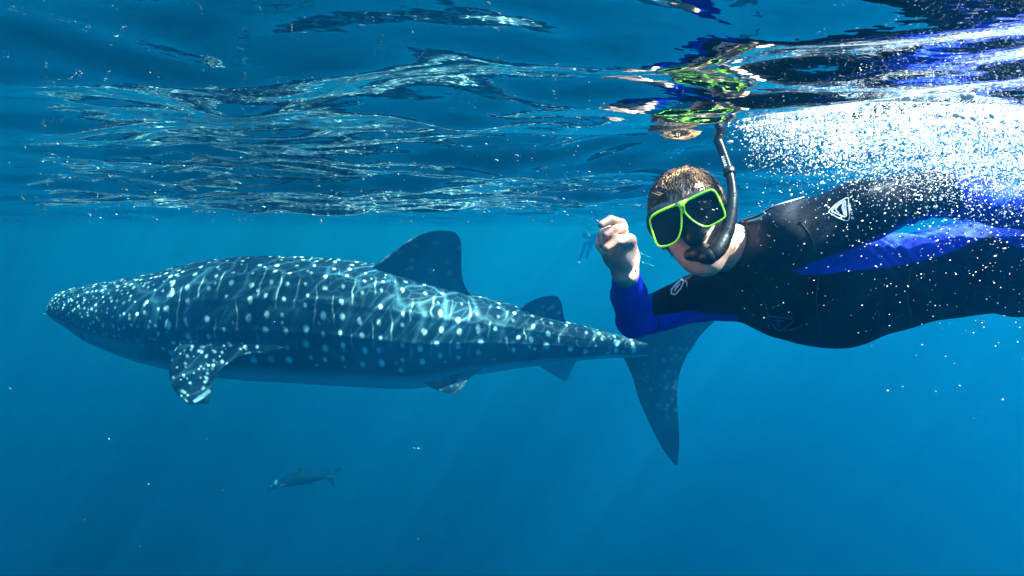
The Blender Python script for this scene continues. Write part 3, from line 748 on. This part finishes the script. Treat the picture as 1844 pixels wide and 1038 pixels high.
    for i in range(n):
        a = a0 + (a1 - a0) * i / (n - 1)
        wv = .010 + .004 * math.exp(-((a - R(90)) / .6)**2)
        for rr_, zz in ((1.0, -1), (1.035, -1), (1.035, 1), (1.0, 1)):
            sv.append(tuple(hp(.0845 * rr_ * math.cos(a), .012 + .103 * rr_ * math.sin(a), .014 + .012 * math.sin(a) + zz * wv)))
    for i in range(n - 1):
        for j in range(4): sf.append((i * 4 + j, i * 4 + (j + 1) % 4, i * 4 + 4 + (j + 1) % 4, i * 4 + 4 + j))
    part('strap', sv, sf, RUBBER, mask, smooth=False)
    for sx in (-1, 1):
        a = math.atan2(-.09, .055 * sx)
        F_ = Field(H - .15, H + .15, .004); c = hp(.073 * sx, -.058, .012)
        F_.ell(c, (.007, .020, .012), Mr, 0); F_.cone(c, hp(.078 * sx, -.030, .014), .006, .005, .004)
        v_, f_ = F_.mesh(); part('buckle', v_, f_, RUBBER, mask)
    # ---- snorkel: mouthpiece, tube that breaks the surface, clip, printed marks
    path = spline([P(1262, 456, 1.500), P(1272, 463, 1.480), P(1290, 452, 1.478), P(1306, 424, 1.492), P(1316, 390, 1.505), P(1319, 350, 1.522), P(1314, 314, 1.545), P(1304, 282, 1.57), P(1286, 236, 1.60), P(1266, 190, 1.64)], 90)
    rad = np.interp(np.arange(90), [0, 8, 20, 34, 45, 89], [.014, .0165, .0145, .0108, .0098, .0098])
    rad = rad + .0009 * (np.abs(np.sin(np.arange(90) * 1.3))) * np.clip((34 - np.arange(90)) / 6, 0, 1)     # corrugated lower bend
    snv, snf = tube_mesh(path, rad, 18)
    sn = part('snorkel', snv, snf, simple('snorkel_black', (.008, .008, .008), .35, .3))
    F_ = Field(hp(0, -.1, -.06) - .06, hp(0, -.1, -.06) + .06, .003)
    F_.ell(P(1257, 455, 1.503), (.030, .010, .017), Mr, 0); F_.cone(P(1262, 456, 1.498), path[6], .016, .018, .01)
    v_, f_ = F_.mesh(); part('mouthpiece', v_, f_, RUBBER, sn)
    i0 = 48
    cv, cf = tube_mesh(path[i0:i0 + 4], .0128, 18); part('clip', cv, cf, RUBBER, sn)
    # small white printed marks on the tube
    mv, mf = [], []
    for i in range(7):
        p = path[50] * (1 - i / 7) + path[58] * (i / 7); tn = path[58] - path[50]; tn /= np.linalg.norm(tn)
        f0 = np.array(CAM) - p; f0 -= tn * (f0 @ tn); f0 /= np.linalg.norm(f0); sd = np.cross(tn, f0)
        b0 = len(mv); wv, hv_ = .0030, .0014 if i % 2 else .0021
        mv += [tuple(p + f0 * .0103 + sd * sx * wv - sd * .003 + tn * sz * hv_) for sx, sz in ((-1, -1), (1, -1), (1, 1), (-1, 1))]
        mf.append((b0, b0 + 1, b0 + 2, b0 + 3))
    part('printed_mark', mv, mf, WHITE_PRINT, sn, smooth=False)
    # ---- zip cord at the nape
    cv, cf = tube_mesh(spline([P(1336, 398, 1.60), P(1362, 390, 1.585), P(1392, 373, 1.575), P(1420, 364, 1.58), P(1448, 356, 1.60)], 40), .0028, 8)
    part('zip_cord', cv, cf, RUBBER, suit)
    cv, cf = tube_mesh(spline([P(1345, 402, 1.60), P(1378, 393, 1.59), P(1410, 383, 1.58), P(1450, 374, 1.57)], 40), .0040, 8)
    part('zip_cord', cv, cf, RUBBER, suit)
    # ---- triangle emblems printed on the suit, laid onto its surface
    from mathutils.bvhtree import BVHTree
    bvh = BVHTree.FromPolygons([tuple(q) for q in v], [tuple(q) for q in f])
    def emblem(polys, mat, label=None, name='emblem'):
        ev, ef = [], []
        for poly in polys:
            for (pa, pb, wa, wb) in poly:
                n = 10
                for k in range(n):
                    quad = []
                    for t in (k / n, (k + 1) / n):
                        q = np.array(pa) * (1 - t) + np.array(pb) * t; w_ = wa * (1 - t) + wb * t
                        dv = np.array(pb, float) - np.array(pa); dv /= np.linalg.norm(dv) + 1e-9; nn_ = np.array([-dv[1], dv[0]])
                        quad += [q - nn_ * w_, q + nn_ * w_]
                    pts = []
                    for q in (quad[0], quad[1], quad[3], quad[2]):
                        dr = (at(q[0], q[1], 1.0) - CAM).normalized(); hit = bvh.ray_cast(CAM, dr)
                        if hit[0] is None: break
                        pts.append((hit[0], hit[1]))
                    if len(pts) < 4: continue
                    b0 = len(ev)
                    ev += [tuple(p + nn2 * .0012) for p, nn2 in pts] + [tuple(p - nn2 * .0015) for p, nn2 in pts]
                    ef += [(b0, b0 + 1, b0 + 2, b0 + 3)] + [(b0 + j, b0 + 4 + j, b0 + 4 + (j + 1) % 4, b0 + (j + 1) % 4) for j in range(4)]
        o = part(name, ev, ef, mat, suit, smooth=False)
        if label: o['label'] = label
    def loop(pts, w_): return [(pts[i], pts[(i + 1) % len(pts)], w_, w_) for i in range(len(pts))]
    def line(pts, ws): return [(pts[i], pts[i + 1], ws[i], ws[i + 1]) for i in range(len(pts) - 1)]
    tri = [(1492, 383), (1494, 379), (1508, 366), (1524, 357), (1528, 357), (1528, 366), (1530, 390), (1528, 397), (1523, 398), (1508, 392)]
    tri2 = [(1497, 381), (1509, 369), (1522, 362), (1524, 389), (1521, 391)]
    sw = loop(tri2, 1.25) + line([(1519, 365), (1518, 375), (1521, 388)], [1.0, 3.0, 1.0]) + line([(1505, 378), (1507, 381), (1511, 384)], [1.2, .9, .4]) + line([(1505, 378), (1509, 371), (1517, 366)], [1.0, 1.0, .4])
    txt = []                                                          # small letters running down beside the triangle
    for gl in ([(1527, 371), (1531, 371), (1530, 367)], [(1528, 374), (1532, 371.5), (1530, 375)], [(1529, 379), (1531, 376), (1534, 378), (1531, 380), (1529, 379)], [(1531, 384), (1535, 382), (1533, 386), (1536, 387)], [(1533, 393), (1535, 391), (1538, 394), (1533, 394)]):
        txt += line(gl, [.75] * len(gl))
    emblem([loop(tri, .85), sw, txt], WHITE_PRINT, 'white rounded triangle emblem on the upper arm')
    t2_ = [(1381, 571), (1385, 570), (1420, 573), (1430, 577), (1426, 582), (1412, 592), (1404, 595), (1397, 592)]
    s2_ = line([(1393, 577), (1402, 578), (1412, 578)], [.6, 2.6, .6]) + line([(1398, 580), (1404, 585), (1404, 590)], [.6, 2.0, .6])
    tx2 = line([(1412, 596), (1426, 594), (1444, 587)], [1.0, 1.5, 1.0])
    emblem([loop(t2_, 1.3), s2_, tx2], BLUE_PRINT, 'faded blue triangle emblem on the chest')
    t3_ = [(1209, 530), (1209, 522), (1220, 510), (1229, 504), (1231, 508), (1226, 520), (1216, 531)]
    s3_ = line([(1214, 525), (1219, 517), (1225, 511)], [.6, 2.0, .6]) + line([(1233, 505), (1237, 509), (1237, 517)], [1.2, 1.2, .6])
    emblem([loop(t3_, 1.2), s3_], WHITE_PRINT, 'pale triangle emblem on the sleeve')
    # glued and stitched seams between the neoprene panels
    SEAM = simple('seam_tape', (.016, .019, .024), .5, .3)
    def curve(pts, n=9):
        p = resample(pts, n); return [(tuple(p[i]), tuple(p[i + 1]), .7, .7) for i in range(n - 1)]
    for pts in ([(1345, 500), (1372, 535), (1384, 570), (1386, 594)], [(1440, 398), (1462, 428), (1470, 456)], [(1474, 500), (1470, 545), (1478, 600)],
                [(1640, 482), (1634, 530), (1642, 582)], [(1178, 556), (1186, 574), (1184, 592)]):
        emblem([curve(pts)], SEAM, name='seam')
    return root
def skirt_mesh(hp, mp, Mn):
    """soft black skirt between the frame and the face, with the nose pocket"""
    c = np.array(mp(1238, 388)); Fd = Field(c - [.13, .06, .10], c + [.13, .14, .10], .0032)
    back = np.array([.0, .042, .0])
    for (cx, cy_, rx, rz, tilt) in ((1201, 405, .036, .036, 0), (1267, 378, .039, .032, 0)):
        p = np.array(mp(cx, cy_)); M = Mn.T
        Fd.ell(p + Mn @ np.array([0, .034, .004]), (rx + .004, .034, rz + .004), M, .02)
    Fd.ell(np.array(mp(1232, 385)) + Mn @ np.array([0, .035, .012]), (.064, .030, .017), Mn.T, .02)
    Fd.ell(np.array(mp(1248, 420)) + Mn @ np.array([0, .024, 0]), (.022, .026, .030), Mn.T, .012)      # nose pocket
    Fd.ell(np.array(mp(1250, 428)) + Mn @ np.array([0, .016, 0]), (.019, .014, .015), Mn.T, .008)
    # keep it behind the frame plane
    n_ = Mn @ np.array([0, -1.0, 0]); o = np.array(mp(1236, 388))
    sl, x, y, z = Fd._win(c - .3, c + .3)
    nose = np.array(mp(1250, 424)); rr_ = np.sqrt((x - nose[0])**2 + (z - nose[2])**2)
    dd = (x - o[0]) * n_[0] + (y - o[1]) * n_[1] + (z - o[2]) * n_[2] + .0035 - np.clip((.034 - rr_) * .9, 0, .014)
    Fd.f[sl] = np.maximum(Fd.f[sl], dd)
    v, f = Fd.mesh(); return relax(v, f, 2, .45), f
build_person()
# ------------------------------------------------------------------ second swimmer, far off behind the raised hand
def build_far_swimmer():
    base = at(1090, 440, 24.0)
    root = empty('person', base)
    tag(root, 'faint far off snorkeller hanging under the surface behind the raised hand', 'person')
    def part(name, F, m):
        v, f = F.mesh(); v = relax(v, f, 1, .4); o = mesh_obj(name, v, f, m, parent=root); o.matrix_parent_inverse = Matrix.Translation(-base); return o
    d = 24.0
    def Q(x, y, dd=0): return P(x, y, d + dd)
    lo, hi = Q(1020, 500) + [-.1, -.6, -.2], Q(1230, 395) + [.1, .6, .2]
    head, neck, sh, hip = Q(1056, 424, -.05), Q(1064, 427), Q(1072, 430), Q(1112, 444)
    B = Field(lo, hi, .016)
    B.ell(head, (.115, .10, .12), None, 0); B.chain([head, neck, sh, hip], [.06, .06, .1, .09], .05)
    el, ha = Q(1050, 452, -.22), Q(1043, 470, -.3)
    B.chain([sh, Q(1054, 440, -.2), el, ha], [.045, .045, .04, .03], .03); B.chain([ha, Q(1041, 474, -.3), Q(1040, 481, -.3)], [.04, .05, .02], .02)
    part('body', B, simple('pale_wet_skin', (.30, .20, .16), .5))
    S = Field(lo, hi, .016)
    S.chain([neck, sh, Q(1092, 437), hip], [.085, .16, .155, .14], .06)
    S.chain([sh + np.array([0, -.14, 0]), Q(1054, 440, -.2), el, ha], [.075, .062, .052, .042], .04)
    S.chain([sh + np.array([0, .14, 0]), Q(1062, 446, .2), Q(1056, 464, .22)], [.07, .058, .044], .04)
    S.chain([hip, Q(1132, 450, -.1), Q(1146, 455, -.12)], [.11, .07, .05], .05); S.chain([hip, Q(1130, 462, .1), Q(1150, 472, .12)], [.11, .07, .05], .05)
    o = part('wetsuit', S, SUIT)
    at_ = o.data.attributes.new('panel', 'FLOAT', 'POINT'); at_.data.foreach_set('value', np.full(len(o.data.vertices), -1, np.float32))
    pale = simple('pale_fin_plastic', (.25, .30, .28), .4)
    for a, b in ((Q(1146, 455, -.12), Q(1171, 464, -.12)), (Q(1150, 472, .12), Q(1176, 479, .12))):
        Ff = Field(np.minimum(a, b) - .15, np.maximum(a, b) + .15, .012)
        Ff.ell((a + b) / 2 + (b - a) * .1, (np.linalg.norm(b - a) * .5, .10, .022), Matrix.Rotation(math.atan2(b[2] - a[2], b[0] - a[0]), 3, 'Y'), 0); Ff.cone(a, a + (b - a) * .3, .05, .045, .02)
        part('swim_fin', Ff, pale)
    Fm = Field(head - .2, head + .2, .012); Fm.ell(head + np.array([-.09, -.05, -.01]), (.05, .08, .055), None, 0); part('dive_mask', Fm, RUBBER)
    return root
build_far_swimmer()

# ------------------------------------------------------------------ dark fish below the shark
def build_fish():
    d = 15.0
    def Q(x, y, dd=0): return P(x, y, d + dd)
    F = Field(Q(470, 900) + [-.1, -.4, -.1], Q(625, 830) + [.1, .4, .1], .011)
    pts = [Q(484, 881), Q(500, 872), Q(522, 865), (Q(548, 860)), Q(572, 858), Q(588, 858.5), Q(596, 859)]
    F.chain(pts, [.032, .082, .122, .130, .086, .043, .032], .04)
    def blade(a, b, c, t):
        for k in np.linspace(0, 1, 7): F.cone(np.array(a) * (1 - k) + np.array(b) * k, c, t, t * .6, .006)
    blade(Q(586, 857), Q(597, 861), Q(614, 842), .020); blade(Q(586, 858), Q(598, 856), Q(603, 878), .020)      # forked tail
    blade(Q(536, 852), Q(556, 853), Q(541, 842), .019)                                                     # dorsal fin
    blade(Q(508, 872, -.06), Q(520, 870, -.08), Q(498, 880, -.22), .012)                                      # side fin
    blade(Q(552, 868), Q(566, 865), Q(560, 873), .011)
    v, f = F.mesh(); v = relax(v, f, 1, .4)
    m, n, l, b = new_mat('fish_skin')
    a = n.new('ShaderNodeAttribute'); a.attribute_name = 'pale'
    mx = n.new('ShaderNodeMix'); mx.data_type = 'RGBA'; mx.inputs['A'].default_value = (.008, .012, .015, 1); mx.inputs['B'].default_value = (.16, .19, .20, 1)
    l.new(a.outputs['Fac'], mx.inputs['Factor']); l.new(mx.outputs['Result'], b.inputs['Base Color']); b.inputs['Roughness'].default_value = .8; b.inputs['Specular IOR Level'].default_value = .08
    o = mesh_obj('fish', v, f, m)
    x, y, z = to_px(v)
    pale = np.clip((502 - x) / 9, 0, 1) * (.55 + .45 * np.sin(x * .8))
    at_ = o.data.attributes.new('pale', 'FLOAT', 'POINT'); at_.data.foreach_set('value', pale.astype(np.float32))
    tag(o, 'small dark fish with a forked tail deep below the whale shark', 'fish')
build_fish()

# ------------------------------------------------------------------ bubbles and drifting specks
def ico():
    p = (1 + 5**.5) / 2
    v = np.array([(-1, p, 0), (1, p, 0), (-1, -p, 0), (1, -p, 0), (0, -1, p), (0, 1, p), (0, -1, -p), (0, 1, -p), (p, 0, -1), (p, 0, 1), (-p, 0, -1), (-p, 0, 1)], float)
    f = np.array([(0, 11, 5), (0, 5, 1), (0, 1, 7), (0, 7, 10), (0, 10, 11), (1, 5, 9), (5, 11, 4), (11, 10, 2), (10, 7, 6), (7, 1, 8), (3, 9, 4), (3, 4, 2), (3, 2, 6), (3, 6, 8), (3, 8, 9), (4, 9, 5), (2, 4, 11), (6, 2, 10), (8, 6, 7), (9, 8, 1)])
    return v / np.linalg.norm(v[0]), f
def cloud(name, pos, rad, mat, rng, stretch=.5, axis=(1, 0, .35)):
    iv, jf = ico(); n = len(pos)
    ax = np.asarray(axis, float) + rng.normal(0, .35, (n, 3)); ax /= np.linalg.norm(ax, axis=1)[:, None]
    s = 1 + rng.exponential(stretch, n)
    v = iv[None] * rad[:, None, None]
    v = v + ax[:, None, :] * ((v * ax[:, None, :]).sum(-1) * (s[:, None] - 1))[..., None] + pos[:, None, :]
    f = jf[None] + (np.arange(n) * 12)[:, None, None]
    o = mesh_obj(name, v.reshape(-1, 3), f.reshape(-1, 3), mat); tag(o, kind='stuff'); return o
def build_bubbles():
    rng = np.random.RandomState(3)
    mat, n, l, b = new_mat('air_bubble')
    b.inputs['Base Color'].default_value = (.92, .93, .94, 1); b.inputs['Roughness'].default_value = .15; b.inputs['Specular IOR Level'].default_value = .8
    tl = n.new('ShaderNodeBsdfTranslucent'); tl.inputs['Color'].default_value = (.95, .96, .97, 1)      # thin walls let light through
    mx = n.new('ShaderNodeMixShader'); mx.inputs[0].default_value = .2
    l.new(b.outputs[0], mx.inputs[1]); l.new(tl.outputs[0], mx.inputs[2]); l.new(mx.outputs[0], n['Material Output'].inputs['Surface'])
    # foam churned up along the swimmer's back, thinning downwards
    n = 24000
    s = rng.rand(n) ** .8; t = rng.rand(n) ** 1.25
    near = np.stack([.40 + s * .50, 1.36 - s * .30], -1); far = np.stack([.56 + s * .92, 1.66 + .10 * s], -1)
    xy = near * (1 - t[:, None]) + far * t[:, None] + rng.normal(0, .02, (n, 2))
    clump = .5 + .5 * np.sin(xy[:, 0] * 21 + 3 * np.sin(xy[:, 1] * 13)) * np.sin(xy[:, 1] * 17 + 2 * np.sin(xy[:, 0] * 9))
    keep = rng.rand(n) < .25 + .9 * clump * (.45 + .75 * s); xy = xy[keep]; s = s[keep]; t = t[keep]; clump = clump[keep]; n = len(xy)
    z = wave_height(xy[:, 0], xy[:, 1]) - .003 - rng.exponential(.012 + .034 * s * t + .014 * clump, n)
    pos = np.stack([xy[:, 0], xy[:, 1], z], -1); rad = np.clip(rng.lognormal(math.log(.00078), .5, n), .0003, .0034)
    # looser bubbles in front of and above the body
    m = 1200; sx = rng.rand(m) ** .6
    px = 1350 + sx * 540; py = 285 + rng.exponential(52 + 40 * sx, m); d = rng.uniform(.95, 1.34, m)
    p2 = np.array([P(a, b, c) for a, b, c in zip(px, py, d)]); p2 = p2[p2[:, 2] < -.03]
    r2 = np.clip(rng.lognormal(math.log(.00060), .4, len(p2)), .0004, .0022)
    # bubbles streaming back over the raised arm
    m = 4200; u_ = rng.rand(m) ** .55; yy = 262 + 40 * (1 - u_) + np.abs(rng.normal(0, 52, m)) * (.5 + .7 * u_)
    p5 = np.array([P(a, b, c) for a, b, c in zip(1500 + u_ * 400, yy, rng.uniform(1.22, 1.42, m))]); p5 = p5[p5[:, 2] < -.02]
    r5 = np.clip(rng.lognormal(math.log(.00055), .5, len(p5)), .0003, .0026)
    # flecks over the suit
    m = 120; p3 = np.array([P(rng.uniform(1330, 1844), rng.uniform(380, 600), rng.uniform(1.0, 1.35)) for _ in range(m)])
    r3 = np.clip(rng.lognormal(math.log(.00042), .45, m), .0003, .0018)
    # a few fat bubbles caught under the surface
    big = [(1736, 174, .0045), (1748, 173, .005), (1722, 208, .0048), (1734, 211, .0042), (1752, 213, .0035), (1786, 209, .0032), (1659, 213, .0032), (1683, 236, .0028)]
    p4 = np.array([P(a, b, (-CAM.z - .012) / ((413 - b) / FPX)) for a, b, _ in big]); r4 = np.array([q[2] * .8 for q in big])
    cloud('bubbles', np.concatenate([pos, p2, p3, p4, p5]), np.concatenate([rad, r2, r3, r4, r5]), mat, rng, .5)
    # specks adrift in the open water
    n = 600; q = []
    while len(q) < n:
        d = .8 + 4.2 * rng.rand() ** 1.6; a = rng.uniform(-60, 1900); b = rng.uniform(-20, 1050) if rng.rand() < .06 else rng.uniform(-20, 400)
        p = P(a, b, d)
        if p[2] < -.02: q.append(p)
    q = np.array(q); dist = np.linalg.norm(q - np.array(CAM), axis=1)
    cloud('drifting_specks', q, np.clip(rng.lognormal(math.log(.0006), .45, n), .0003, .0013) * np.clip(dist, .6, 1.6), simple('plankton', (.15, .19, .20), .9, .05), rng, .9, (1, 0, -.5))
build_bubbles()
